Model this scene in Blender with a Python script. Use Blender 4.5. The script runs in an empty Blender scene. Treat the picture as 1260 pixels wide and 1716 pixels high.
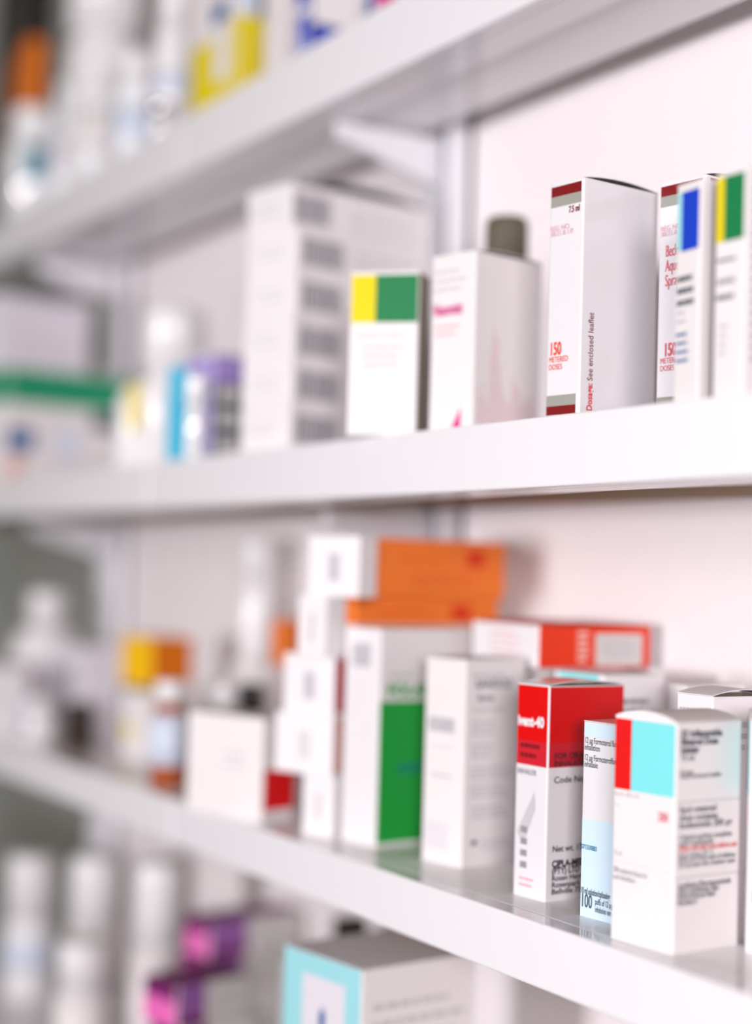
import bpy, bmesh, math, random
from mathutils import Vector, Matrix
C = bpy.context.scene.collection
scene = bpy.context.scene

# ---------------------------------------------------------------- camera
EYE = Vector((0, 0, 1.4))
YAW, PITCH, ROLL = math.radians(60.02), math.radians(2.15), .028
fwd = Vector((-math.sin(YAW)*math.cos(PITCH), math.cos(YAW)*math.cos(PITCH), math.sin(PITCH)))
r0 = Vector((math.cos(YAW), math.sin(YAW), 0)); u0 = r0.cross(fwd)
right = r0*math.cos(ROLL) + u0*math.sin(ROLL); up = u0*math.cos(ROLL) - r0*math.sin(ROLL)
cd = bpy.data.cameras.new('camera'); cam = bpy.data.objects.new('camera', cd); C.objects.link(cam)
m = Matrix((right, up, -fwd)).transposed().to_4x4(); m.translation = EYE
cam.matrix_world = m
cd.sensor_fit = 'HORIZONTAL'; cd.sensor_width = 24; cd.lens = 52.457
cd.clip_start = .01
cd.dof.use_dof = True; cd.dof.focus_distance = .785; cd.dof.aperture_fstop = 1.75
scene.camera = cam

# ---------------------------------------------------------------- light
w = bpy.data.worlds.new('world'); scene.world = w; w.use_nodes = True
nt = w.node_tree; bg = nt.nodes['Background']
geo = nt.nodes.new('ShaderNodeTexCoord'); sep = nt.nodes.new('ShaderNodeSeparateXYZ')
mr = nt.nodes.new('ShaderNodeMapRange'); mr.inputs['From Min'].default_value = -1; mr.inputs['From Max'].default_value = 1
ramp = nt.nodes.new('ShaderNodeValToRGB')
nt.links.new(geo.outputs['Generated'], sep.inputs[0]); nt.links.new(sep.outputs['Z'], mr.inputs['Value'])
nt.links.new(mr.outputs['Result'], ramp.inputs[0]); nt.links.new(ramp.outputs[0], bg.inputs['Color'])
ramp.color_ramp.elements[0].color = (.10, .07, .04, 1); ramp.color_ramp.elements[0].position = .25
ramp.color_ramp.elements[1].color = (.85, .68, .52, 1); ramp.color_ramp.elements[1].position = .62
bg.inputs['Strength'].default_value = .16
ld = bpy.data.lights.new('window_light', 'AREA'); ld.shape = 'RECTANGLE'; ld.size = .35; ld.size_y = .30
ld.energy = 34; ld.color = (1, .97, 1)
lo = bpy.data.objects.new('window_light', ld); C.objects.link(lo)
lo.location = (-.55, -1.65, 1.40)
lo.rotation_euler = (Vector((-.62, .5, 1.42)) - lo.location).to_track_quat('-Z', 'Y').to_euler()
l2 = bpy.data.lights.new('side_fill_light', 'AREA'); l2.shape = 'RECTANGLE'; l2.size = .5; l2.size_y = .35  # added fill to brighten the right-hand faces, no such source in view
l2.energy = 36; l2.color = (1, .95, .96)
o2 = bpy.data.objects.new('side_fill_light', l2); C.objects.link(o2); o2.location = (1.20, -.62, 1.58)
o2.rotation_euler = (Vector((-.8, .55, 1.45)) - o2.location).to_track_quat('-Z', 'Y').to_euler()
vs = scene.view_settings
vs.view_transform = 'Standard'; vs.look = 'None'; vs.gamma = 1; vs.use_curve_mapping = False
vs.exposure = .12

# ---------------------------------------------------------------- materials
def lin(c):
    c /= 255.
    return c/12.92 if c <= .04045 else ((c+.055)/1.055)**2.4
MATS = {}
def card(name, rgb, rough=.45, spec=.4, noise=.03, coat=0, metal=0, trans=0, ior=1.45, bump=.0):
    """procedural coloured surface with a very slight mottling of its own"""
    if name in MATS: return MATS[name]
    mt = bpy.data.materials.new(name); mt.use_nodes = True; t = mt.node_tree; p = t.nodes['Principled BSDF']
    c = [lin(v) for v in rgb]
    n = t.nodes.new('ShaderNodeTexNoise'); n.inputs['Scale'].default_value = 60; n.inputs['Detail'].default_value = 4
    tc = t.nodes.new('ShaderNodeTexCoord'); t.links.new(tc.outputs['Object'], n.inputs['Vector'])
    mx = t.nodes.new('ShaderNodeMix'); mx.data_type = 'RGBA'
    mx.inputs[6].default_value = [v*(1-noise) for v in c]+[1]; mx.inputs[7].default_value = [min(1, v*(1+noise)) for v in c]+[1]
    t.links.new(n.outputs['Fac'], mx.inputs[0]); t.links.new(mx.outputs[2], p.inputs['Base Color'])
    if bump:
        b = t.nodes.new('ShaderNodeBump'); b.inputs['Strength'].default_value = bump; b.inputs['Distance'].default_value = .002
        t.links.new(n.outputs['Fac'], b.inputs['Height']); t.links.new(b.outputs['Normal'], p.inputs['Normal'])
    p.inputs['Roughness'].default_value = rough; p.inputs['Specular IOR Level'].default_value = spec
    p.inputs['Coat Weight'].default_value = coat; p.inputs['Coat Roughness'].default_value = .08
    p.inputs['Metallic'].default_value = metal; p.inputs['Transmission Weight'].default_value = trans; p.inputs['IOR'].default_value = ior
    MATS[name] = mt
    return mt
WHITE = card('white_card', (226, 222, 225))
GLOSS = card('glossy_white_card', (222, 220, 224), .22, .5, .02, coat=.5)
CREAM = card('cream_card', (224, 219, 220), .5)
LILAC = card('lilac_white_card', (216, 211, 220))
GREYC = card('grey_card', (200, 197, 194))
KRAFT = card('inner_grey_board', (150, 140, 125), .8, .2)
MAROON = card('maroon_ink', (118, 12, 18)); STONE = card('stone_grey_ink', (150, 150, 143))
RED = card('red_ink', (210, 0, 2), .4, .35, .02, coat=.1); PRED = card('pale_red_ink', (196, 28, 44), .4, .35, coat=.1)
REDF = card('flat_red_ink', (214, 0, 2), .5); ORED = card('orange_red_ink', (220, 50, 4), .45)
BLACK = card('black_ink', (35, 38, 45), .5); DARK = card('dark_grey_ink', (75, 80, 92), .5)
MGREY = card('mid_grey_ink', (140, 142, 150), .5); PALEG = card('pale_grey_ink', (192, 188, 192), .5)
PINKT = card('pink_ink', (222, 90, 110), .5); PALEP = card('pale_pink_ink', (222, 168, 178), .5)
MAG = card('magenta_ink', (205, 20, 130), .5); SIGN = card('vermilion_ink', (225, 55, 15), .5)
BLUE = card('royal_blue_ink', (20, 62, 190), .4); GREEN = card('bottle_green_ink', (15, 118, 66), .5)
LGREEN = card('leaf_green_ink', (24, 156, 58), .5); YEL = card('yellow_ink', (220, 200, 0), .55, .3)
CYAN = card('pale_cyan_ink', (120, 214, 218), .5); CYANB = card('bright_cyan_ink', (70, 222, 245), .5)
PBLUE = card('pale_blue_ink', (200, 222, 238), .4); NAVY = card('navy_ink', (15, 30, 130), .4); INKB = card('ink_blue', (50, 90, 150), .5)
ORANGE = card('orange_card', (240, 124, 44), .5); ORANGE2 = card('deep_orange_card', (215, 110, 0), .5)
AMBY = card('golden_yellow_card', (240, 186, 0), .5); PURP = card('purple_ink', (160, 138, 205), .5); SLATE = card('slate_ink', (70, 80, 90), .5)
TEALG = card('teal_green_card', (18, 140, 100), .5); SHADEBR = card('dark_brown_shade', (50, 40, 32), .6); PLUM = card('plum_card', (110, 25, 95), .5)  # the dark brown serves only the shadow stand-ins
MAGC = card('hot_magenta_card', (226, 105, 180), .5); PALEC = card('pale_turquoise_card', (150, 208, 216), .5)
VIO = card('violet_card', (140, 88, 155), .5); SALMON = card('salmon_ink', (225, 175, 165), .5)
PLAS = card('white_plastic', (228, 226, 228), .25, .5, .01, coat=.3); SHINY = card('polished_white_plastic', (240, 240, 242), .06, .6, .01, coat=1)
FOIL = card('silver_foil', (225, 225, 230), .16, .5, .01, metal=1)
AMBERG = card('amber_glass', (165, 75, 10), .12, .5, .02, coat=.6); BLKP = card('black_plastic', (30, 28, 26), .35)
TAUPE = card('matt_taupe', (92, 86, 72), .6, .3); CLEAR = card('clear_plastic', (240, 242, 246), .15, .5, .01, trans=.06)
PLABEL = card('pale_blue_label', (205, 214, 232), .5); YLAB = card('soft_yellow_label', (225, 205, 90), .5); TEALL = card('teal_label', (60, 135, 160), .5)
WALLM = card('painted_wall', (228, 221, 223), .85, .2, .012, bump=.05)
SHELFM = card('white_laminate', (226, 225, 227), .22, .5, .01)
EDGEM = card('white_edge_band', (230, 228, 232), .12, .5, .01, coat=.3)
UNDERSHADE = card('shaded_underside', (158, 138, 116), .9, .05, .02)  # brown shade under the boards, put into the colour
STEEL = card('white_powder_coated_steel', (225, 224, 230), .4, .5, .01)

# ---------------------------------------------------------------- mesh helpers
class Geo:
    """collects polygons with a material each and links them as one mesh object"""
    def __init__(s): s.v = []; s.f = []; s.m = []; s.mats = []; s.smooth = []
    def mi(s, mat):
        if mat not in s.mats: s.mats.append(mat)
        return s.mats.index(mat)
    def add(s, vs, fs, mat, smooth=False):
        o = len(s.v); s.v += [tuple(v) for v in vs]; k = s.mi(mat)
        for f in fs: s.f.append([i+o for i in f]); s.m.append(k); s.smooth.append(smooth)
    def box(s, a, b, mat):
        (x0, y0, z0), (x1, y1, z1) = a, b
        s.add([(x0,y0,z0),(x1,y0,z0),(x1,y1,z0),(x0,y1,z0),(x0,y0,z1),(x1,y0,z1),(x1,y1,z1),(x0,y1,z1)],
              [(0,3,2,1),(4,5,6,7),(0,1,5,4),(1,2,6,5),(2,3,7,6),(3,0,4,7)], mat)
    def lathe(s, prof, mat, n=40, cx=0, cy=0):
        vs = []; fs = []
        for r, z in prof:
            for k in range(n): a = 2*math.pi*k/n; vs.append((cx+r*math.cos(a), cy+r*math.sin(a), z))
        for i in range(len(prof)-1):
            for k in range(n): k2 = (k+1) % n; fs.append((i*n+k, i*n+k2, (i+1)*n+k2, (i+1)*n+k))
        fs.append(tuple(range(n-1, -1, -1))); fs.append(tuple((len(prof)-1)*n+k for k in range(n)))
        s.add(vs, fs, mat, True)
    def build(s, name, parent=None, loc=(0,0,0), rz=0, bevel=0):
        me = bpy.data.meshes.new(name); me.from_pydata(s.v, [], s.f); me.update()
        for mt in s.mats: me.materials.append(mt)
        for p, k, sm in zip(me.polygons, s.m, s.smooth): p.material_index = k; p.use_smooth = sm
        o = bpy.data.objects.new(name, me); C.objects.link(o); o.location = loc; o.rotation_euler = (0, 0, rz)
        if parent: o.parent = parent
        if bevel:
            b = o.modifiers.new('bevel', 'BEVEL'); b.width = bevel; b.segments = 3; b.limit_method = 'ANGLE'
        return o
def tag(o, label, cat, group=None, kind=None):
    if label: o['label'] = label
    if cat: o['category'] = cat
    if group: o['group'] = group
    if kind: o['kind'] = kind
    return o
def empty(name, loc, rz, label, cat, group=None):
    o = bpy.data.objects.new(name, None); o.empty_display_size = .02; C.objects.link(o)
    o.location = loc; o.rotation_euler = (0, 0, rz)
    return tag(o, label, cat, group)
FONT_CACHE = {}
def text_mesh(txt, size, bold=0):
    key = (txt, size, bold)
    if key not in FONT_CACHE:
        cu = bpy.data.curves.new('t', 'FONT'); cu.body = txt; cu.size = size; cu.resolution_u = 3; cu.offset = bold*size*.02
        ob = bpy.data.objects.new('t', cu); me = ob.to_mesh()
        FONT_CACHE[key] = ([tuple(v.co) for v in me.vertices], [tuple(p.vertices) for p in me.polygons])
        ob.to_mesh_clear(); bpy.data.objects.remove(ob); bpy.data.curves.remove(cu)
    return FONT_CACHE[key]

class Carton:
    """folding carton: thin walled body with rounded vertical edges, and an arched top flap.
    local frame: origin at the foot of the corner between front (x<0) and right side (y>0)"""
    def __init__(s, key, mat=WHITE, h=None, side=None):
        s.x, s.y, s.z, s.w, s.d, s.h, s.yaw = PLACE[key] if isinstance(key, str) else key
        if h: s.h = h
        s.g = Geo(); s.mat = mat; s.layer = 0; s.g.mi(mat)
        w, d, hh, r = s.w, s.d, s.h, .0011
        def ring(o, z, rr):
            pts = []
            for cx, cy, a0 in ((-r, r, -90), (-r, d-r, 0), (-w+r, d-r, 90), (-w+r, r, 180)):
                for k in range(5):
                    a = math.radians(a0+k*22.5); pts.append((cx+(rr)*math.cos(a), cy+(rr)*math.sin(a), z))
            return pts
        n = 20; t = .0005
        rings = [ring(0, 0, r), ring(0, hh, r), ring(0, hh, r-t), ring(0, .0006, r-t)]
        vs = sum(rings, []); 
        for i in range(3):
            fs = [(i*n+k, i*n+(k+1) % n, (i+1)*n+(k+1) % n, (i+1)*n+k) for k in range(n)]
            if i == 0:
                for k in range(n):
                    s.g.add([vs[j] for j in fs[k]], [(0, 1, 2, 3)], mat)
            else:
                s.g.add([vs[j] for f in fs for j in f], [(4*q, 4*q+1, 4*q+2, 4*q+3) for q in range(n)], KRAFT if i == 2 else mat)
        s.g.add(rings[0], [tuple(range(n-1, -1, -1))], mat); s.g.add(rings[3], [tuple(range(n))], KRAFT)
        if side: s.rect('R', 0, 1, 0, 1, side, True); s.rect('F', 0, 1, 0, 1, mat, True)
    def pt(s, face, u, v, e):
        if face == 'F': return (-s.w+u, -e, v)
        if face == 'R': return (e, u, v)
        if face == 'T': return (-s.w+u, v, s.h+e)
    def rect(s, face, u0, u1, v0, v1, mat, frac=True):
        if frac:
            W = s.w if face == 'F' else s.d
            u0 *= W; u1 *= W; v0 *= s.h; v1 *= s.h
        s.layer += 1; e = .00003+.00002*s.layer
        q = .0008
        W = s.w if face == 'F' else s.d
        u0 = max(u0, q); u1 = min(u1, W-q)
        s.g.add([s.pt(face, u0, v0, e), s.pt(face, u1, v0, e), s.pt(face, u1, v1, e), s.pt(face, u0, v1, e)], [(0, 1, 2, 3)], mat)
        return s
    def poly(s, face, pts, mat):
        W = s.w if face == 'F' else s.d
        s.layer += 1; e = .00003+.00002*s.layer
        s.g.add([s.pt(face, a*W, b*s.h, e) for a, b in pts], [tuple(range(len(pts)))], mat)
        return s
    def text(s, face, txt, u, v, size, mat, bold=0, rot=False, sx=1.0, fit=None):
        """u, v: fractions of the face; size in metres"""
        W = s.w if face == 'F' else s.d
        vs, fs = text_mesh(txt, size, bold)
        e = .0004
        if fit: sx = fit*(s.h if rot else W)/max(v_[0] for v_ in vs)
        out = []
        for x, y, _ in vs:
            x *= sx
            if rot: x, y = -y, x
            out.append(s.pt(face, u*W+x, v*s.h+y, e))
        s.g.add(out, fs, mat)
        return s
    def lines(s, face, u0, u1, v1, n, step, mat, th=.4, seed=0):
        """rows of small print too small to read: broken word strokes"""
        rnd = random.Random(seed+int(v1*100)); W = s.w if face == 'F' else s.d
        for i in range(n):
            u = u0; end = u1-rnd.random()*.25*(u1-u0); v = v1-i*step
            while u < end:
                l = (.05+.09*rnd.random())
                s.rect(face, u, min(u+l, end), v, v+step*th, mat); s.layer -= 1
                u += l+.022
        s.layer += 1
        return s
    def barcode(s, face, u0, u1, v0, v1, mat=DARK, seed=1):
        rnd = random.Random(seed); u = u0; W = u1-u0
        while u < u1:
            b = W*(.045+.025*rnd.random()); s.rect(face, u, min(u1, u+b), v0, v1, mat); s.layer -= 1
            u += b+W*(.040+.012*rnd.random())
        s.layer += 1
        return s
    def done(s, name, label, group=None, lid='y', bulge=.0018, lidmat=None, cat='box', tilt=None):
        root = empty(name, (s.x, s.y, s.z), math.radians(s.yaw), label, cat, group)
        s.g.build('carton_body', root)
        w, d, h = s.w, s.d, s.h; n = 14; t = .0005; vs = []; fs = []
        q = .0002
        for i in range(n+1):
            a = i/n
            b = bulge*math.sin(math.pi*a)**.8 if lid != 'flat' else 0
            for k in range(2):
                if lid == 'x': p = [(-w+q+(w-2*q)*a, q+(d-2*q)*k)]
                else: p = [(-w+q+(w-2*q)*k, q+(d-2*q)*a)]
                vs.append((p[0][0], p[0][1], h+b+.0001)); vs.append((p[0][0], p[0][1], h+b+t))
        for i in range(n):
            o = 4*i
            fs += [(o+1, o+3, o+7, o+5), (o, o+4, o+6, o+2), (o, o+1, o+5, o+4), (o+2, o+6, o+7, o+3)]
        fs += [(0, 2, 3, 1), (4*n, 4*n+1, 4*n+3, 4*n+2)]
        lg = Geo(); lg.add(vs, fs, lidmat or s.mat, False)
        if lid == 'x':      # end tabs that close the arch, front and back
            for yy in (.0004, d-.0009):
                tv = [(-w+q+(w-2*q)*i/n, yy, h-.0004) for i in range(n+1)]+[(-w+q+(w-2*q)*i/n, yy, h+bulge*math.sin(math.pi*i/n)**.8+.0002) for i in range(n+1)]
                tv += [(a_, b_+.0004, c_) for a_, b_, c_ in tv]; m1 = 2*(n+1)
                tf = [(i, i+1, n+2+i, n+1+i) for i in range(n)]+[(m1+i+1, m1+i, m1+n+1+i, m1+n+2+i) for i in range(n)]
                lg.add(tv, tf, lidmat or s.mat)
        lg.build('top_flap', root)
        return root

def bottle(key, name, label, body=PLAS, cap=PLAS, lab=None, capfrac=.22, neck=.72, labspan=(.12, .62), group=None, shoulder=.14, ribs=True, capr=.8, h=None, labcol=None):
    x, y, z, r, hh = PLACE[key] if isinstance(key, str) else key
    root = empty(name, (x, y, z), 0, label, 'bottle', group)
    ch = hh*capfrac; bh = hh-ch
    b = Geo(); sh = hh*shoulder
    prof = [(r*.93, 0), (r, r*.08), (r, bh-sh-r*.1)]
    for k in range(1, 8):
        a = k/7*math.pi/2; prof.append((r*neck+(r-r*neck)*math.cos(a), bh-sh-r*.1+sh*math.sin(a)))
    prof += [(r*neck, bh)]
    b.lathe(prof, body); b.build('bottle_body', root)
    c = Geo(); cr = r*capr; n = 48; pr = []
    vs = []; fs = []
    prof = [(cr, bh+.0004), (cr, bh+ch*.86), (cr*.93, bh+ch*.97), (cr*.8, bh+ch)]
    for rr, zz in prof:
        for k in range(n):
            a = 2*math.pi*k/n; q = rr*(1-(.025 if ribs and k % 2 else 0)); vs.append((q*math.cos(a), q*math.sin(a), zz))
    for i in range(len(prof)-1):
        for k in range(n): fs.append((i*n+k, i*n+(k+1) % n, (i+1)*n+(k+1) % n, (i+1)*n+k))
    fs.append(tuple(range(n-1, -1, -1))); fs.append(tuple((len(prof)-1)*n+k for k in range(n)))
    c.add(vs, fs, cap, True); c.build('bottle_cap', root)
    if lab:
        l = Geo(); z0, z1 = labspan[0]*hh, labspan[1]*hh; rr = r*1.006+.0002
        a0, a1 = labcol or (0, 2*math.pi); m_ = 30
        vs = []; fs = []
        for k in range(m_+1):
            a = a0+(a1-a0)*k/m_
            for q, zz in ((rr, z0), (rr, z1), (rr-.0003, z1), (rr-.0003, z0)): vs.append((q*math.cos(a), q*math.sin(a), zz))
        for k in range(m_):
            for j in range(4): fs.append((k*4+j, k*4+4+j, k*4+4+(j+1) % 4, k*4+(j+1) % 4))
        l.add(vs, fs, lab, True); l.build('bottle_label', root)
    return root

PLACE = {
    'spray_a': (-0.6385, 0.48, 1.4778, 0.0238, 0.0523, 0.1178, 7),
    'spray_b': (-0.6002, 0.5237, 1.4778, 0.0297, 0.0307, 0.1181, 7),
    'blue_m': (-0.5351, 0.4646, 1.4778, 0.0178, 0.023, 0.0945, -5),
    'yg_right': (-0.506, 0.4632, 1.4778, 0.0185, 0.0432, 0.0935, 0),
    'yg_mid': (-0.7818, 0.4752, 1.4778, 0.0403, 0.0245, 0.092, 45),
    'pink': (-0.7398, 0.4848, 1.4778, 0.0339, 0.0534, 0.0984, 12),
    'stack_low': (-0.9406, 0.4766, 1.4778, 0.0497, 0.1243, 0.1452, 14),
    'stack_top': (-0.9537, 0.4766, 1.4778, 0.0489, 0.1214, 0.1765, 9),
    'purple': (-1.0923, 0.4896, 1.4778, 0.0381, 0.0271, 0.0792, 5),
    'cyan_m': (-1.1191, 0.4656, 1.4778, 0.0132, 0.0186, 0.0718, 10),
    'green_lid': (-1.5048, 0.4656, 1.4778, 0.0576, 0.132, 0.108, 10),
    'lilac_far': (-1.5514, 0.4704, 1.5867, 0.0528, 0.0987, 0.0734, 10),
    'blob_behind': (-0.8334, 0.5683, 1.4778, 0.0132, 0.1433),
    'whitecap': (-1.2132, 0.5088, 1.4778, 0.0267, 0.1287),
    'ybottle': (-1.2285, 0.4848, 1.4778, 0.0159, 0.0697),
    'glint': (-1.0723, 0.4685, 1.4778, 0.007, 0.0598),
    'inhaler': (-0.5511, 0.4709, 1.24, 0.0387, 0.0409, 0.0989, 5),
    'inhaler2': (-0.5417, 0.5044, 1.24, 0.026, 0.036, 0.1008, -40),
    'bluewhite': (-0.6049, 0.4865, 1.24, 0.0294, 0.03, 0.0922, 5),
    'red': (-0.6655, 0.4862, 1.24, 0.0245, 0.0512, 0.1065, 5),
    'leaflet': (-0.7603, 0.4985, 1.24, 0.0334, 0.0458, 0.1136, 9),
    'green': (-0.8365, 0.4881, 1.24, 0.0339, 0.0731, 0.1273, 8),
    'redorange': (-0.758, 0.545, 1.3495, 0.0732, 0.0784, 0.0239, -3),
    'grey_b': (-0.7038, 0.55, 1.24, 0.0448, 0.0414, 0.1085, 0),
    'grey_c': (-0.6603, 0.57, 1.24, 0.0149, 0.0409, 0.1061, 0),
    'behind_inh': (-0.5918, 0.527, 1.24, 0.0256, 0.0414, 0.1065, 0),
    'orange_lo': (-0.9005, 0.507, 1.3675, 0.03, 0.1106, 0.0162, 2),
    'orange_hi': (-0.8938, 0.514, 1.386, 0.028, 0.1046, 0.0358, 3),
    'wbox': (-0.9452, 0.4671, 1.24, 0.0695, 0.031, 0.0654, 20),
    'ob_base': (-1.1649, 0.573, 1.24, 0.0488, 0.0433, 0.087, 5),
    'ob': (-1.1407, 0.578, 1.3275, 0.0147, 0.0193, 0.0342, 10),
    'ws0': (-0.8721, 0.482, 1.24, 0.04, 0.0153, 0.0405, 22),
    'ws1': (-0.878, 0.482, 1.274, 0.04, 0.0154, 0.0419, 22),
    'ws2': (-0.8816, 0.482, 1.308, 0.04, 0.0155, 0.0427, 22),
    'ws3': (-0.8555, 0.482, 1.342, 0.04, 0.0154, 0.044, 22),
    'ws4': (-0.8382, 0.482, 1.376, 0.04, 0.0155, 0.0462, 22),
    'yel_top': (-1.2879, 0.53, 1.3, 0.0513, 0.0399, 0.0405, 8),
    'yel_low': (-1.2628, 0.525, 1.24, 0.0567, 0.0372, 0.0552, 8),
    'lilac3': (-1.4797, 0.54, 1.24, 0.0616, 0.0418, 0.0829, 5),
    'amberA': (-1.1389, 0.485, 1.24, 0.0138, 0.0764),
    'amberB': (-1.1486, 0.53, 1.24, 0.0128, 0.0744),
    'amberC': (-1.1159, 0.54, 1.24, 0.0103, 0.0749),
    'tallw': (-1.2354, 0.6, 1.24, 0.0137, 0.1878),
    'bigw': (-1.6047, 0.545, 1.24, 0.0368, 0.1335),
    'wfl': (-1.4815, 0.475, 1.24, 0.1237, 0.0147, 0.0635, 5),
    'smw': (-1.4529, 0.49, 1.24, 0.0155, 0.0381),
    'yellow_t': (-1.1245, 0.515, 1.756, 0.0834, 0.0234, 0.1034, 0),
    'white_t': (-1.0838, 0.53, 1.756, 0.0205, 0.0167, 0.1029, 0),
    'blue_t': (-1.0053, 0.515, 1.756, 0.0192, 0.0448, 0.0789, 0),
    'pink_t': (-0.923, 0.52, 1.756, 0.0114, 0.0336, 0.0417, 0),
    'orange_t': (-1.7079, 0.535, 1.756, 0.12, 0.0215, 0.2086, -10),
    'dark_t': (-1.7985, 0.575, 1.756, 0.16, 0.02, 0.3397, 0),
    'jar_t': (-1.5356, 0.56, 1.756, 0.0361, 0.2409),
    'b1': (-1.2725, 0.525, 1.756, 0.0158, 0.1312),
    'b2': (-1.3659, 0.53, 1.756, 0.0186, 0.1008),
    'b3': (-1.4461, 0.525, 1.756, 0.0195, 0.1086),
    'b4': (-1.6157, 0.555, 1.756, 0.0166, 0.14),
    'teal': (-1.6429, 0.525, 1.756, 0.0272, 0.1134),
    'f1': (-1.5512, 0.52, 0.985, 0.0231, 0.1351),
    'f2': (-1.4033, 0.53, 0.985, 0.0224, 0.1571),
    'f3': (-1.2577, 0.53, 0.985, 0.0203, 0.1757),
    'f4': (-1.2936, 0.48, 0.985, 0.0213, 0.1083),
    'mg': (-1.1784, 0.54, 0.985, 0.0354, 0.0902, 0.1406, 10),
    'mg2': (-1.0721, 0.47, 0.985, 0.0407, 0.0639, 0.1214, 10),
    'cyan_f': (-0.7983, 0.46, 0.985, 0.0757, 0.084, 0.1942, 8),
    'shadow_f': (-1.0431, 0.585, 0.985, 0.0167, 0.02, 0.163, 0),
}

# ---------------------------------------------------------------- the setting
g = Geo(); g.box((-1.665, .633, .2), (.9, .68, 2.7), WALLM); tag(g.build('wall_back'), None, None, kind='structure')
ALCOVE = card('grey_painted_wall', (196, 200, 196), .85, .2, .015)
g = Geo(); g.box((-3.6, 1.10, .2), (-1.60, 1.15, 2.7), ALCOVE); tag(g.build('wall_alcove'), None, None, kind='structure')
g = Geo(); g.box((-3.66, -.6, .2), (-3.6, 1.15, 2.7), ALCOVE); tag(g.build('wall_left'), None, None, kind='structure')

# ---------------------------------------------------------------- shelving
def shelf(x0, x1, yf, yb, zt, zb, label):
    root = empty('shelf', ((x0+x1)/2, yb, zb), 0, label, 'shelf', 'white wall shelves')
    cx = (x0+x1)/2
    a = Geo(); a.box((x0-cx, yf+.0125-yb, .004), (x1-cx, 0, zt-zb), SHELFM); a.box((x0-cx, yf+.0125-yb, .003), (x1-cx, 0, .0039), UNDERSHADE if zb < 1.5 else SHELFM); a.box((x0-cx, yf+.0125-yb, 0), (x1-cx, yf+.036-yb, .0028), EDGEM); a.build('shelf_board', root)  # undersides below the top shelf carry their shade as brown colour
    b = Geo(); b.box((x0-cx, yf-yb, 0), (x1-cx, yf+.0122-yb, zt-zb), EDGEM); b.build('edge_band', root, bevel=.0012)
    return root
TOPZ, MIDZ, LOWZ, BOTZ = 1.756, 1.4777, 1.240, .985
shelf(-1.199, .30, .504, .60, TOPZ, 1.7105, 'highest white shelf, right-hand board crossing the top of the photo')
shelf(-2.80, -1.201, .504, .60, TOPZ, 1.7105, 'left-hand board of the highest white shelf, under the orange carton')
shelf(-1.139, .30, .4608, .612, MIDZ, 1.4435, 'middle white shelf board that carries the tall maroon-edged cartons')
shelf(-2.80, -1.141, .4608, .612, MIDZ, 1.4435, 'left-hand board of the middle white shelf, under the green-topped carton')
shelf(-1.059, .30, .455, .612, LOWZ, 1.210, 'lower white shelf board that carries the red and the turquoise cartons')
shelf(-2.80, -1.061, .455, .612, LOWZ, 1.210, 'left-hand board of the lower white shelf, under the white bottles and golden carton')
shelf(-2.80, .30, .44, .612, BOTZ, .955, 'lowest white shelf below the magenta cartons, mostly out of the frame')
def upright(xc, label):
    root = empty('shelf_upright', (xc, .63, .25), 0, label, 'upright', 'white steel shelf uprights on the wall')
    a = Geo(); a.box((-.016, -.0015, 0), (.016, .0025, 2.35), STEEL); a.box((-.016, -.0175, 0), (-.012, .0025, 2.35), STEEL); a.box((.012, -.0175, 0), (.016, .0025, 2.35), STEEL)
    a.build('channel', root)
    for zt, yf in ((1.7105, .53), (1.4435, .53), (1.210, .53), (.955, .50)):
        b = Geo(); L_ = .611-yf; z = zt-.25
        vs = [(-.004, -.018, z-.001), (-.004, -.018-L_, z-.001), (-.004, -.018-L_, z-.012), (-.004, -.018, z-.034)]
        vs += [(.004, y, q) for _, y, q in vs]
        b.add(vs, [(0, 1, 2, 3), (7, 6, 5, 4), (0, 4, 5, 1), (1, 5, 6, 2), (2, 6, 7, 3), (3, 7, 4, 0)], STEEL)
        b.build('bracket', root)
upright(-.988, 'white steel shelf upright on the wall behind the barcoded cartons')
upright(-1.625, 'white steel shelf upright on the wall at the far left, above the pale bottles')

# ---------------------------------------------------------------- middle shelf
def spray(key, label, first):
    c = Carton(key, GLOSS)
    c.rect('F', .0, .93, .945, .988, MAROON).rect('F', 0, .93, .90, .945, STONE)
    c.rect('F', .03, .90, .022, .060, MAROON).rect('F', .03, .90, .060, .105, STONE)
    c.text('F', 'REG NO.', .04, .80, .0036, PALEP); c.text('F', '30/21.8.1/0', .04, .777, .0036, PALEP)
    if first: c.text('F', '7.5 ml', .58, .865, .0046, MAROON, 1, fit=.32)
    else:
        for i, t in enumerate(('Beclomet', 'Aqueous', 'Spray')): c.text('F', t, .16, .69-.062*i, .0082, PINKT, fit=(.52, .50, .33)[i])
    c.text('F', '150', .10 if first else .16, .275, .0090, SIGN if first else PINKT, 1, sx=.62)
    c.text('F', 'METERED', .09, .244, .0040, SIGN if first else PINKT, sx=.8); c.text('F', 'DOSES', .09, .213, .0040, SIGN if first else PINKT, sx=.8)
    if first:
        c.text('R', 'Dosage:', .16, .035, .0052, REDF, .9, rot=True, fit=.115); c.text('R', 'See enclosed leaflet', .16, .160, .0050, MAROON, .1, rot=True, fit=.285)
    else:
        for i in range(3): c.text('R', '75 ml', .25, .85-.25*i, .008, BLACK, 1)
        c.rect('R', .1, .5, .94, .99, MAROON)
    return c.done('medicine_box', label, 'maroon-banded spray cartons', lidmat=GLOSS, bulge=.0022)
spray('spray_a', 'tall glossy white carton with maroon bands and a plain silvery side', True)
spray('spray_b', 'tall white maroon-topped carton with pink lettering, half hidden behind the blue-banded carton', False)
c = Carton('blue_m', CREAM); c.rect('F', .05, .25, .70, .965, PALEC).rect('F', .24, .93, .69, .965, BLUE)
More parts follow.
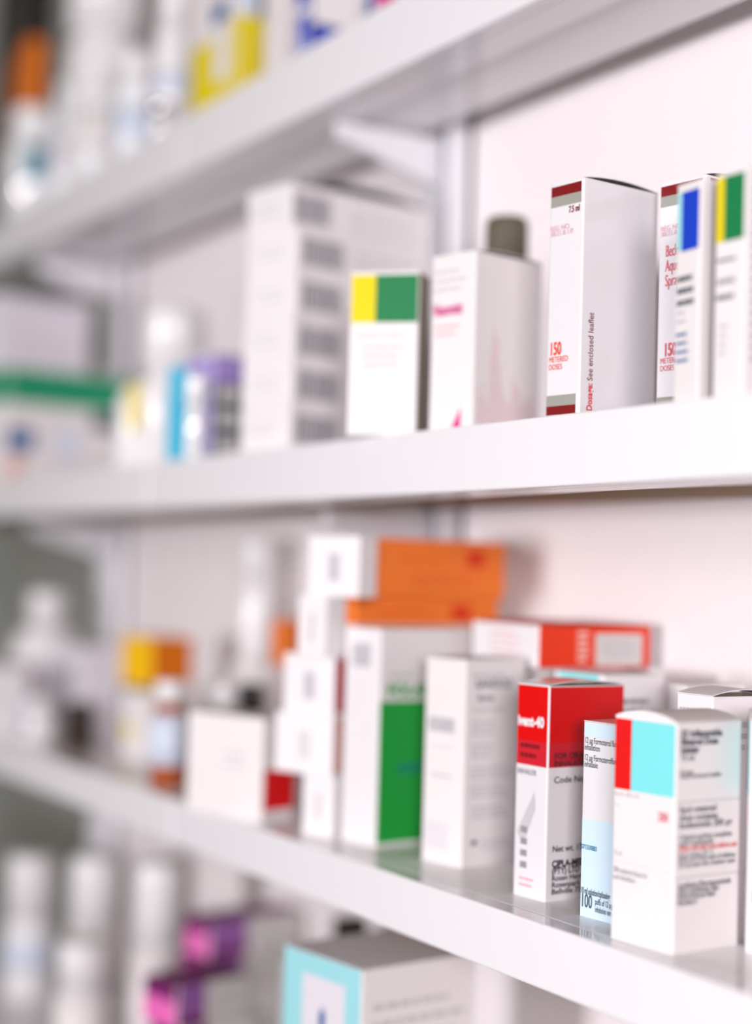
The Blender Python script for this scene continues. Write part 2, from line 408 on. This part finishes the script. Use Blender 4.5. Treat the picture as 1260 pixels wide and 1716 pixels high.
c.lines('F', .1, .8, .55, 3, .055, DARK, .5, 3).lines('F', .1, .6, .30, 4, .04, INKB, .4, 4)
c.lines('F', .1, .5, .40, 2, .04, PALEG, .4, 6)
for i in range(6): c.text('R', 'batch', .5, .46+.08*i, .0055, DARK if i > 3 else MGREY, .6, rot=True)
c.done('medicine_box', 'white carton with royal blue top band, beside the green-banded one at the right edge', lid='flat')
c = Carton('yg_right', CREAM); c.rect('F', 0, .32, .69, .985, YEL).rect('F', .30, 1, .69, .985, GREEN)
c.lines('F', .1, .85, .60, 1, .05, DARK, .3, 8).lines('F', .12, .8, .50, 2, .07, MGREY, .35, 3).lines('F', .1, .7, .43, 1, .05, DARK, .3, 5).lines('F', .2, .5, .30, 4, .04, PALEG, .5, 2)
c.lines('R', .1, .5, .9, 16, .05, MGREY, .4, 2)
c.done('medicine_box', 'yellow and green banded white carton cut off by the right edge of the photo', 'yellow and green banded cartons', lid='flat')
c = Carton('yg_mid', CREAM); c.rect('F', 0, .38, .69, .985, YEL).rect('F', .37, 1, .69, .985, GREEN)
c.lines('F', .12, .9, .60, 1, .05, PALEG, .4, 1).lines('F', .2, .85, .53, 3, .055, PALEG, .4, 7)
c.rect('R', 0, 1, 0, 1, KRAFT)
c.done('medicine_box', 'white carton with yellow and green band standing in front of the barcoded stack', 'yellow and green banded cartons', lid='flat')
c = Carton('pink', CREAM)
c.lines('F', .05, .8, .90, 3, .05, PALEG, .35, 3).text('F', 'Nasomist', .06, .665, .0095, MAG, 1.2, sx=.62).lines('F', .1, .7, .59, 2, .04, PALEP, .4, 1)
c.poly('F', [(.52, .02), (.74, .02), (.74, .14)], MAG)
rr = random.Random(4)
for i in range(26):
    a = .08+i*.033; hgt = .16+.34*rr.random()*(1-i/30)+(.18 if 4 < i < 10 else 0)
    c.rect('R', a, a+.010, .02, hgt, PALEP); c.layer -= 1
c.layer += 1
c.done('medicine_box', 'white carton with magenta corner and faint pink bars on its side')
bottle('blob_behind', 'medicine_bottle', 'bottle shape with a wide dark taupe top behind the pink-printed carton', body=PLAS, cap=TAUPE, capfrac=.24, capr=1, shoulder=.1, ribs=False)  # bottle shape added for the dark taupe blob behind the carton
# the stack of six flat cartons
sx, sy, sz, sw, sd, sh, syaw = PLACE['stack_low']; lay_h = sh/5
for i in range(6):
    top = i == 5
    jit = (0, .0008, -.0006, .0006, -.0004, -.0115)[i]
    hh = PLACE['stack_top'][5]-sh-.0006 if top else lay_h-.0002
    yaw = PLACE['stack_top'][6] if top else syaw+(-.4, .5, 0, .4, -.3)[i]
    c = Carton((sx+jit, sy+.0004*i, sz+lay_h*i, sw, sd-(.004 if top else 0), hh, yaw), WHITE)
    c.barcode('R', .05 if not top else .03, .33 if not top else .27, .18, .80, DARK, 5).rect('R', .42, .98, .88, .90, PALEG)
    c.lines('R', .42, .95, .62, 4, .15, PALEG, .35, i)
    c.lines('F', .2, .8, .6, 2, .2, PALEG, .2, i)
    where = ('lowest of the stack', 'second from the bottom of the stack', 'third from the bottom of the stack', 'fourth from the bottom of the stack', 'second from the top of the stack', 'topmost of the stack, turned slightly')[i]
    c.done('flat_medicine_box', 'flat white carton with barcode on its side, '+where, 'flat barcoded cartons in a stack', lid='y', bulge=.0065 if top else .00002)
c = Carton('purple', LILAC); c.rect('F', 0, 1, .0, .97, PURP).rect('R', 0, 1, .74, .99, PURP).rect('R', .0, 1, .0, .74, SLATE)
for v in (.10, .34, .57): c.rect('R', .2, .9, v, v+.13, GREYC)
c.done('medicine_box', 'purple carton with slate panel and pale squares, left of the barcoded stack', lid='flat')
c = Carton('cyan_m', WHITE); c.rect('R', .05, .95, .0, .98, CYANB)
c.done('medicine_box', 'narrow white carton with bright cyan side, on the shelf edge below the white-capped bottle', lid='flat')
bottle('whitecap', 'medicine_bottle', 'large white bottle with wide white cap behind the cyan-sided carton', capfrac=.42, capr=1, shoulder=.06)
bottle('glint', 'small_bottle', 'small shiny white bottle catching the light in front of the purple carton', body=SHINY, cap=SHINY, capfrac=.4, ribs=False, capr=1.1)
bottle('ybottle', 'medicine_bottle', 'round-shouldered white bottle with soft yellow label strip beside the cyan-sided carton', cap=PLAS, lab=YLAB, labspan=(.42, .96), labcol=(-.75, -.1), capfrac=.03, shoulder=.32, neck=.3, capr=.28)
c = Carton('green_lid', CREAM); c.rect('R', 0, 1, .68, .99, TEALG).rect('F', 0, 1, .68, .99, TEALG)
c.rect('R', 0, .22, .26, .46, INKB).rect('R', .0, .14, .03, .2, SALMON).rect('R', .70, .98, .50, .66, SLATE).rect('R', .40, .58, .25, .48, PLABEL)
c.lines('R', .4, .9, .2, 3, .06, PALEG, .4, 1)
c.done('carton', 'long white carton with a broad green band along its top, at the far left', lid='flat', cat='carton')
c = Carton('lilac_far', LILAC); c.lines('R', .2, .9, .4, 3, .1, PALEG, .4, 1)
c.done('carton', 'pale lilac carton with bulging top flap, lying on the green-banded carton', lid='y', bulge=.015, cat='carton')

# ---------------------------------------------------------------- lower shelf
def inhaler(key, label):
    c = Carton(key, CREAM)
    c.rect('F', .0, .30, .675, .993, REDF).rect('F', .29, 1, .675, .993, CYAN)
    c.text('F', 'Reg. No. 28/21.5.1/0', .03, .645, .0028, PALEG, fit=.40); c.text('F', '200', .74, .565, .0058, PINKT, .5, fit=.16)
    c.text('F', '15 ml', .04, .375, .0040, PALEG, fit=.13); c.rect('F', .02, .98, .348, .350, PALEG)
    c.text('F', '300 metered doses for', .04, .300, .0036, MGREY, fit=.56); c.text('F', 'oral inhalation', .04, .268, .0036, MGREY, fit=.36)
    c.rect('F', .03, .12, .60, .602, MGREY)
    T_ = [(.940, .0044, 'S3 Inflammide', 2, .62), (.905, .0044, 'Metered Dose', 2, .56), (.870, .0044, 'Inhaler', 2, .28), (.837, .0040, '15 ml', .8, .20),
          (.778, .0028, 'Dosage:', .5, .20), (.760, .0028, 'Read enclosed leaflet', .8, .62), (.610, .0042, 'Each metered', .9, .55), (.575, .0042, 'dose contains', .9, .58), (.542, .0042, 'budesonide 200 µg', .9, .80),
          (.492, .0034, 'Original packing complete', .6, .80), (.466, .0034, 'with mouthpiece', .6, .52), (.417, .0030, 'Store below 30 °C', .5, .52),
          (.397, .0030, 'Keep out of the reach of children', .9, .86), (.372, .0030, 'Do not leave this container open', .9, .86),
          (.283, .0034, 'Ingelheim Pharmaceuticals', 1, .80), (.258, .0034, '(Pty) Ltd/(Edms) Bpk', 1, .62), (.234, .0034, 'Pine Avenue/-laan', 1, .56), (.209, .0034, 'Randburg', 1, .29)]
    for v, sz_, t, b, ft in T_: c.text('R', t, .06, v, sz_, DARK, b, fit=ft)
    c.text('R', 'Shake well each time before use', .06, .444, .0032, REDF, 1, fit=.88)
    for v in (.655, .325): c.rect('R', .02, .98, v, v+.003, MGREY)
    return c.done('inhaler_box', label, 'red and turquoise inhaler cartons', lid='x', bulge=.0035, lidmat=CREAM)
inhaler('inhaler', 'white carton with red and turquoise top panel facing the camera at the shelf front')
inhaler('inhaler2', 'white carton with printed grey side, cut by the right edge beside the turquoise-panelled carton')
c = Carton('bluewhite', GLOSS)
c.rect('F', 0, 1, .925, .99, PBLUE).rect('F', 0, 1, 0, .50, PBLUE)
for v, t, ft in ((.890, '12 µg Formoterol fumarate', .95), (.855, 'inhalation', .36), (.802, '12 µg Formoterolfumaraat', .95), (.768, 'inhalasie', .32)): c.text('F', t, .05, v, .0042, DARK, .2, fit=ft)
c.text('F', '07133/0883', .03, .345, .0032, TEALL, .8, fit=.36); c.text('F', '10 ml solution/oplossing', .04, .118, .0042, SLATE, .9, fit=.68)
c.text('F', '100', .04, .050, .0090, SLATE, .5, fit=.27); c.text('F', 'puffs of 12 µg', .38, .077, .0040, SLATE, .5, fit=.40); c.text('F', 'inhalasies van 12 µg', .38, .038, .0040, SLATE, .5, fit=.55)
c.done('medicine_box', 'slim white and pale blue carton between the red and the turquoise cartons', lid='flat')
c = Carton('red', GLOSS)
for f in 'FR': c.rect(f, 0, 1, .62, .995, PRED).rect(f, 0, 1, .735, .995, RED)
c.text('F', 'ivent-40', .06, .805, .0070, WHITE, 2.5, fit=.82); c.lines('F', .15, .75, .70, 2, .045, MAROON, .45, 2)
c.text('F', 'INHALER', .08, .575, .0040, MGREY, .4, sx=.9); c.poly('F', [(.1, .30), (.62, .50), (.66, .42), (.30, .24)], PALEG)
for i in range(4): c.rect('F', .22, .42, .30-.055*i, .33-.055*i, MGREY)
c.lines('F', .2, .7, .08, 2, .03, PALEP, .4, 1)
for v, sz_, t, b, ft in ((.660, .0042, 'FOR ORAL', 1.2, .42), (.625, .0042, 'INHALATION', 1.2, .50), (.548, .0046, 'Code No. 1', .6, .48), (.228, .0044, 'Net wt. 17 g', .9, .46), (.158, .0046, 'CIPLA-MEDPRO', 2.2, .60), (.126, .0044, '(PTY) LTD', 1.6, .36), (.094, .0038, 'Rosen Heights', .9, .48), (.063, .0038, 'Rosenpark', .9, .38), (.032, .0038, 'Bellville 7530', .9, .48)):
    c.text('R', t, .08, v, sz_, BLACK, b, fit=ft)
c.done('inhaler_box', 'glossy white carton with deep red upper third and black lettering on its side', lid='y', bulge=.0020, lidmat=GLOSS)
c = Carton('leaflet', CREAM, side=GREYC)
c = Carton('leaflet', CREAM)
c.barcode('F', .12, .75, .64, .71, MGREY, 3).lines('F', .15, .8, .56, 1, .03, LILAC, .6, 3).lines('F', .2, .7, .42, 1, .03, PALEG, .5, 1)
for i in range(16): c.rect('F', .10+.035*i, .12+.035*i, .06, .20, LILAC); c.layer -= 1
c.lines('R', .12, .75, .92, 1, .03, PALEG, .6, 2)
c.text('R', 'SANDOZ', .16, .865, .0068, MGREY, 2); c.text('R', 'forte', .20, .80, .0060, MGREY, 1.4)
c.lines('R', .14, .7, .75, 1, .03, PALEG, .5, 4).lines('R', .12, .6, .69, 3, .028, PALEG, .5, 5).lines('R', .12, .5, .58, 3, .028, PALEG, .5, 6)
c.lines('R', .12, .9, .47, 3, .024, PALEG, .5, 7).lines('R', .12, .8, .38, 3, .024, PALEG, .5, 8).lines('R', .15, .8, .28, 3, .024, PALEG, .5, 9)
c.poly('R', [(.14, .115), (.20, .13), (.26, .115), (.20, .10)], BLACK); c.lines('R', .32, .85, .11, 2, .03, PALEG, .4, 3)
c.done('medicine_box', 'tall off-white carton with faint grey print and a tiny black diamond', lid='flat')
c = Carton('green', WHITE)
c.barcode('F', .22, .72, .82, .93, MGREY, 6)
c.rect('R', .0, .62, .015, .665, LGREEN).rect('R', .0, 1, .665, .67, PALEG)
c.text('R', 'FOLARYN', .08, .69, .0105, LGREEN, 2, sx=1.05); c.lines('R', .12, .4, .78, 1, .03, MGREY, .3, 2); c.rect('R', .20, .58, .33, .38, TEALG)
c.done('medicine_box', 'tall white carton with large leaf-green rectangle on its side', lid='flat')
c = Carton((-.900, .507, LOWZ, .034, .09, .127, 2), WHITE); c.lines('F', .2, .8, .8, 3, .05, PALEG)
c.done('medicine_box', 'white carton hidden behind the leaf-green carton, carrying the orange cartons', lid='flat')
c = Carton('orange_lo', ORANGE, h=.0178); c.lines('R', .15, .6, .45, 1, .2, ORED, .3, 1).rect('R', .66, .80, .2, .75, ORED)
c.done('flat_medicine_box', 'thin orange carton lying under the taller orange one', 'flat orange cartons in a stack', lid='flat')
c = Carton('orange_hi', ORANGE, h=.0362); c.rect('R', .70, .84, .55, .85, ORED).lines('R', .2, .6, .65, 1, .12, ORED, .25, 1).lines('R', .3, .8, .35, 2, .12, ORED, .2, 4)
c.done('flat_medicine_box', 'taller orange carton lying on top of the thin orange one', 'flat orange cartons in a stack', lid='flat')
c = Carton('redorange', WHITE); c.rect('R', 0, 1, 0, 1, ORED).rect('R', .50, .92, .05, .82, GREYC)
c.lines('R', .34, .45, .78, 5, .16, SALMON, .6, 2).lines('R', .55, .9, .6, 2, .2, PALEG, .6, 1); c.lines('F', .3, .8, .75, 4, .17, PALEP, .3, 3)
for i in range(3): c.rect('R', .60+.08*i, .66+.08*i, .25, .70, PALEG)
c.done('flat_medicine_box', 'orange-red carton with white end lying across the top of the tall off-white carton', lidmat=ORED, bulge=.0012)
c = Carton((-.770, .553, LOWZ, .05, .06, .1093, -3), CREAM); c.lines('R', .2, .8, .8, 3, .05, PALEG)
c.done('medicine_box', 'white carton hidden behind the tall off-white carton, under the orange-red one', lid='flat')
c = Carton('grey_b', WHITE); c.rect('F', .1, .9, .97, .998, CYAN).lines('R', .2, .8, .86, 3, .05, MGREY, .5, 2)
c.done('medicine_box', 'white carton against the wall behind the red carton, right of its top', lid='flat')
c = Carton('grey_c', WHITE); c.lines('R', .2, .8, .86, 3, .05, PALEG, .5, 2)
c.done('medicine_box', 'pale carton by the wall, left of the carton with the open black slit', lid='flat')
c = Carton('behind_inh', WHITE); c.lines('F', .1, .6, .93, 1, .02, PALEG, .5, 1).lines('R', .2, .8, .86, 3, .05, PALEG, .5, 2)
c.done('medicine_box', 'white carton with an open black slit under its flap, behind the turquoise-panelled carton', lid='y', bulge=.0028)
# white cartons stacked on each other
for i, (dx, dy, seed) in enumerate(((0, 0, 1), (-.003, .0, 2), (-.005, .001, 3), (.006, -.012, 4), (.020, .002, 5))):
    c = Carton((-.874+dx, .480+dy, LOWZ+.0364*i, (.026, .046, .042, .024, .040)[i], .018, .0362, 20+(-2, 3, 0, -3, 2)[i]), WHITE)
    c.barcode('F', .42, .62, .25, .72, MGREY if i in (2, 4) else PALEG, seed)
    if i in (1, 2): c.rect('R', .1, .9, .05, .95, PRED if i == 2 else SALMON)
    c.done('flat_medicine_box', 'small flat white carton left of the leaf-green carton, '+('lowest of its stack', 'second lowest, with pale pink side', 'middle one, with red side', 'second highest of its stack', 'topmost of its stack')[i], 'small white cartons in a stack', lid='flat')
c = Carton('wbox', CREAM); c.rect('R', .05, .98, .10, .50, REDF).lines('F', .5, .8, .6, 2, .1, PALEG, .3, 1); c.rect('R', .3, .55, .65, .75, PALEG)
c.done('medicine_box', 'wide white carton with bright red square low on its side', lid='flat')
c = Carton('ob_base', CREAM); c.lines('F', .2, .8, .8, 3, .08, PALEG)
c.done('medicine_box', 'cream carton at the wall carrying the little orange carton', lid='flat')
c = Carton('ob', ORANGE, h=None)
c.done('medicine_box', 'little upright orange carton standing on a cream carton at the wall', lid='flat')
bottle('amberA', 'amber_bottle', 'amber glass bottle with white cap and pale label, at the shelf front', body=AMBERG, cap=PLAS, lab=PLABEL, capfrac=.22, capr=.85, labspan=(.18, .68), group='small amber bottles')
bottle('amberB', 'amber_bottle', 'amber bottle with shiny white cap behind the wide white carton', body=AMBERG, cap=SHINY, capfrac=.30, capr=1.0, ribs=False, group='small amber bottles')
bottle('amberC', 'amber_bottle', 'amber bottle with black cap behind the wide white carton', body=AMBERG, cap=BLKP, capfrac=.30, capr=.95, group='small amber bottles')
bottle('tallw', 'medicine_bottle', 'tallest white bottle, against the wall above the little orange carton', capfrac=.2, capr=.95, body=PLAS)
c = Carton('yel_low', CREAM); c.rect('F', .05, .30, .30, .52, YEL).lines('R', .1, .8, .7, 3, .1, PALEG)
c.done('medicine_box', 'white carton with small yellow spot under the golden yellow carton', lid='flat')
c = Carton('yel_top', AMBY); c.rect('R', 0, 1, 0, 1, ORANGE2)
c.done('medicine_box', 'golden yellow carton with orange side stacked on a white carton', lid='flat')
c = Carton('lilac3', LILAC); c.lines('R', .2, .8, .8, 3, .08, PALEG)
c.done('medicine_box', 'pale lilac carton left of the golden yellow one', lid='flat')
bottle('bigw', 'medicine_bottle', 'big white shouldered bottle at the far left of the lower shelf', capfrac=.24, capr=.5, shoulder=.3, neck=.45, lab=LILAC, labspan=(.1, .5))
bottle('smw', 'small_bottle', 'small white bottle with ink-blue label in front of the big white bottle', lab=INKB, labspan=(.25, .55), labcol=(-2.2, -1.2), capfrac=.3)
c = Carton('wfl', WHITE); c.rect('R', .1, .6, .4, .6, PLABEL)
c.done('medicine_box', 'white carton cut by the left edge, in front of the big shouldered bottle', lid='flat')
x_, y_, z_ = -1.375, .50, LOWZ
bottle((x_, y_, z_, .013, .040), 'small_bottle', 'dark brown stand-in for the shaded gap between the lilac carton and the yellow-spotted one', body=SHADEBR, cap=SHADEBR, capfrac=.35, shoulder=.1, capr=.9)  # jar shape added in dark brown as the shade between the cartons

# ---------------------------------------------------------------- highest shelf
c = Carton('yellow_t', CREAM)
c.rect('F', 0, .52, 0, .56, YEL).rect('F', .52, .86, .0, .20, YEL).rect('F', .86, 1, 0, .62, YEL).rect('R', 0, 1, 0, .64, YEL).rect('R', 0, .75, .64, 1, PLABEL).rect('R', .75, 1, .64, 1, SLATE)
c.lines('R', .3, .8, .5, 9, .045, YLAB, .5, 1); c.rect('F', .45, .8, .65, .8, INKB)
c.done('carton', 'white carton with bright yellow panels and a white notch, on the highest shelf', cat='carton', lid='flat')
c = Carton('white_t', CREAM); c.lines('F', .2, .8, .6, 3, .05, PALEG)
c.done('carton', 'narrow plain white carton between the yellow and the blue printed cartons', cat='carton', lid='flat')
c = Carton('blue_t', WHITE); c.rect('F', .15, 1, 0, .42, BLUE).rect('R', .0, 1, 0, .33, NAVY).rect('R', .1, .45, 0, .29, BLUE).rect('R', 0, .06, .27, 1, NAVY).rect('F', 0, 1, .5, .66, BLUE).lines('F', .2, .9, .2, 3, .05, PLABEL)
c.done('carton', 'white carton with royal and navy blue bands on the highest shelf', cat='carton', lid='flat')
c = Carton('pink_t', WHITE); c.rect('F', 0, 1, .25, .6, INKB).rect('R', 0, .5, .35, .7, MAG).lines('R', 0, .9, .3, 2, .1, INKB)
c.done('medicine_box', 'white carton with pink and blue print, rightmost on the highest shelf', lid='flat')
c = Carton('orange_t', ORANGE2); c.lines('F', .2, .8, .6, 3, .05, ORED)
c.done('carton', 'large deep orange carton at the far left of the highest shelf', cat='carton', lid='flat')
c = Carton('dark_t', BLKP)  # plain black block added to make the far left corner dark
c.done('carton', 'tall black block filling the back of the highest shelf, far left', cat='carton', lid='flat')
bottle('jar_t', 'medicine_bottle', 'biggest white plastic jar on the highest shelf', capfrac=.3, capr=1, shoulder=.1)
bottle('b1', 'medicine_bottle', 'white bottle with blue banded label beside the yellow-panelled carton', lab=PLABEL, labspan=(.30, .42), cap=PLAS, body=PLAS, capfrac=.25)
bottle('b2', 'medicine_bottle', 'clear plastic bottle with frosted cap beneath the biggest jar', body=CLEAR, cap=PLAS, lab=PLABEL, labspan=(.2, .5), capfrac=.25)
bottle('b3', 'medicine_bottle', 'clear plastic bottle with white label, second of the clear bottles', body=CLEAR, cap=PLAS, lab=CREAM, labspan=(.2, .6), capfrac=.25)
bottle('b4', 'medicine_bottle', 'clear plastic bottle next to the teal-labelled one', body=CLEAR, cap=CLEAR, lab=LILAC, labspan=(.3, .6), capfrac=.25)
bottle('teal', 'medicine_bottle', 'shiny white bottle with teal label patch, before the large orange carton', body=SHINY, cap=SHINY, lab=TEALL, labspan=(.30, .62), labcol=(-.55, .25), capfrac=.25, shoulder=.25)
x_, y_, _z, r_, h_ = PLACE['b1']
bottle((x_+.012, y_-.014+.0, TOPZ, .0075, .030), 'small_bottle', 'tiny polished white bottle glinting below the blue banded bottle', body=SHINY, cap=FOIL, capfrac=.5, ribs=False, capr=1.1)

# ---------------------------------------------------------------- lowest shelf
bottle('f1', 'medicine_bottle', 'leftmost white capped bottle on the lowest shelf with faint blue mark', lab=PLABEL, labspan=(.2, .4), capfrac=.45, capr=.97, shoulder=.08, group='tall white bottles on the lowest shelf')
bottle('f2', 'medicine_bottle', 'middle one of the tall white bottles on the lowest shelf', lab=CREAM, capfrac=.4, capr=.97, shoulder=.08, group='tall white bottles on the lowest shelf')
bottle('f3', 'medicine_bottle', 'tall white bottle nearest the magenta cartons', lab=CREAM, capfrac=.4, capr=.97, shoulder=.08, group='tall white bottles on the lowest shelf')
bottle('f4', 'medicine_bottle', 'shorter white bottle standing in front of the tall ones on the lowest shelf', lab=CREAM, capfrac=.35, capr=.95, shoulder=.08)
for key, nlay, nm in (('mg', 5, 'rear'), ('mg2', 4, 'front')):
    x, y, z, w_, d_, h_, yw = PLACE[key]; lh = h_/nlay
    for i in range(nlay):
        c = Carton((x+(.003, -.002, .001, -.003, .002)[i], y, z+lh*i, w_, d_, lh-.0003, yw+(-2, 3, -4, 3, -1)[i]), GREYC if i else CREAM)
        c.rect('F', 0, 1, .0, .62, MAGC).rect('F', 0, 1, .62, 1, PLUM).rect('R', 0, .40, .0, 1, VIO).rect('R', 0, .40, .0, .25, PLUM).lines('R', .5, .95, .6, 2, .3, PALEG, .3, i)
        words = ('lowest', 'second lowest', 'middle', 'second highest', 'topmost')
        if nlay == 4: words = ('lowest', 'second lowest', 'second highest', 'topmost')
        c.done('flat_medicine_box', 'flat carton with magenta end and violet side, %s of the %s stack' % (words[i], nm), 'flat magenta-ended cartons in the %s stack' % nm, lid='flat', lidmat=PLUM if i == nlay-1 else None)
c = Carton('cyan_f', CREAM); c.rect('F', 0, 1, 0, 1, PALEC).rect('F', .26, .80, .62, .94, LILAC).poly('F', [(.49, .75), (.55, .75), (.56, .84), (.52, .86), (.48, .83)], INKB)
c.rect('F', .6, 1, .50, .58, CYANB); c.lines('R', .1, .95, .88, 12, .05, PALEG, .35, 5)
c.done('carton', 'big carton with pale turquoise front, white window and blue figure, bottom of the photo', cat='carton', lid='flat', lidmat=WHITE)
c = Carton('shadow_f', SHADEBR)  # dark brown block added in place of a shadow at the wall
c.done('carton', 'small dark brown block standing in for shadow at the wall behind the turquoise-fronted carton', cat='carton', lid='flat')
c = Carton((-.955, .525, BOTZ, .06, .07, .150, 4), GREYC); c.lines('R', .1, .9, .95, 10, .06, PALEG, .4, 3)
c.done('carton', 'grey-white carton with lined side between the magenta cartons and the turquoise-fronted one', cat='carton', lid='flat')
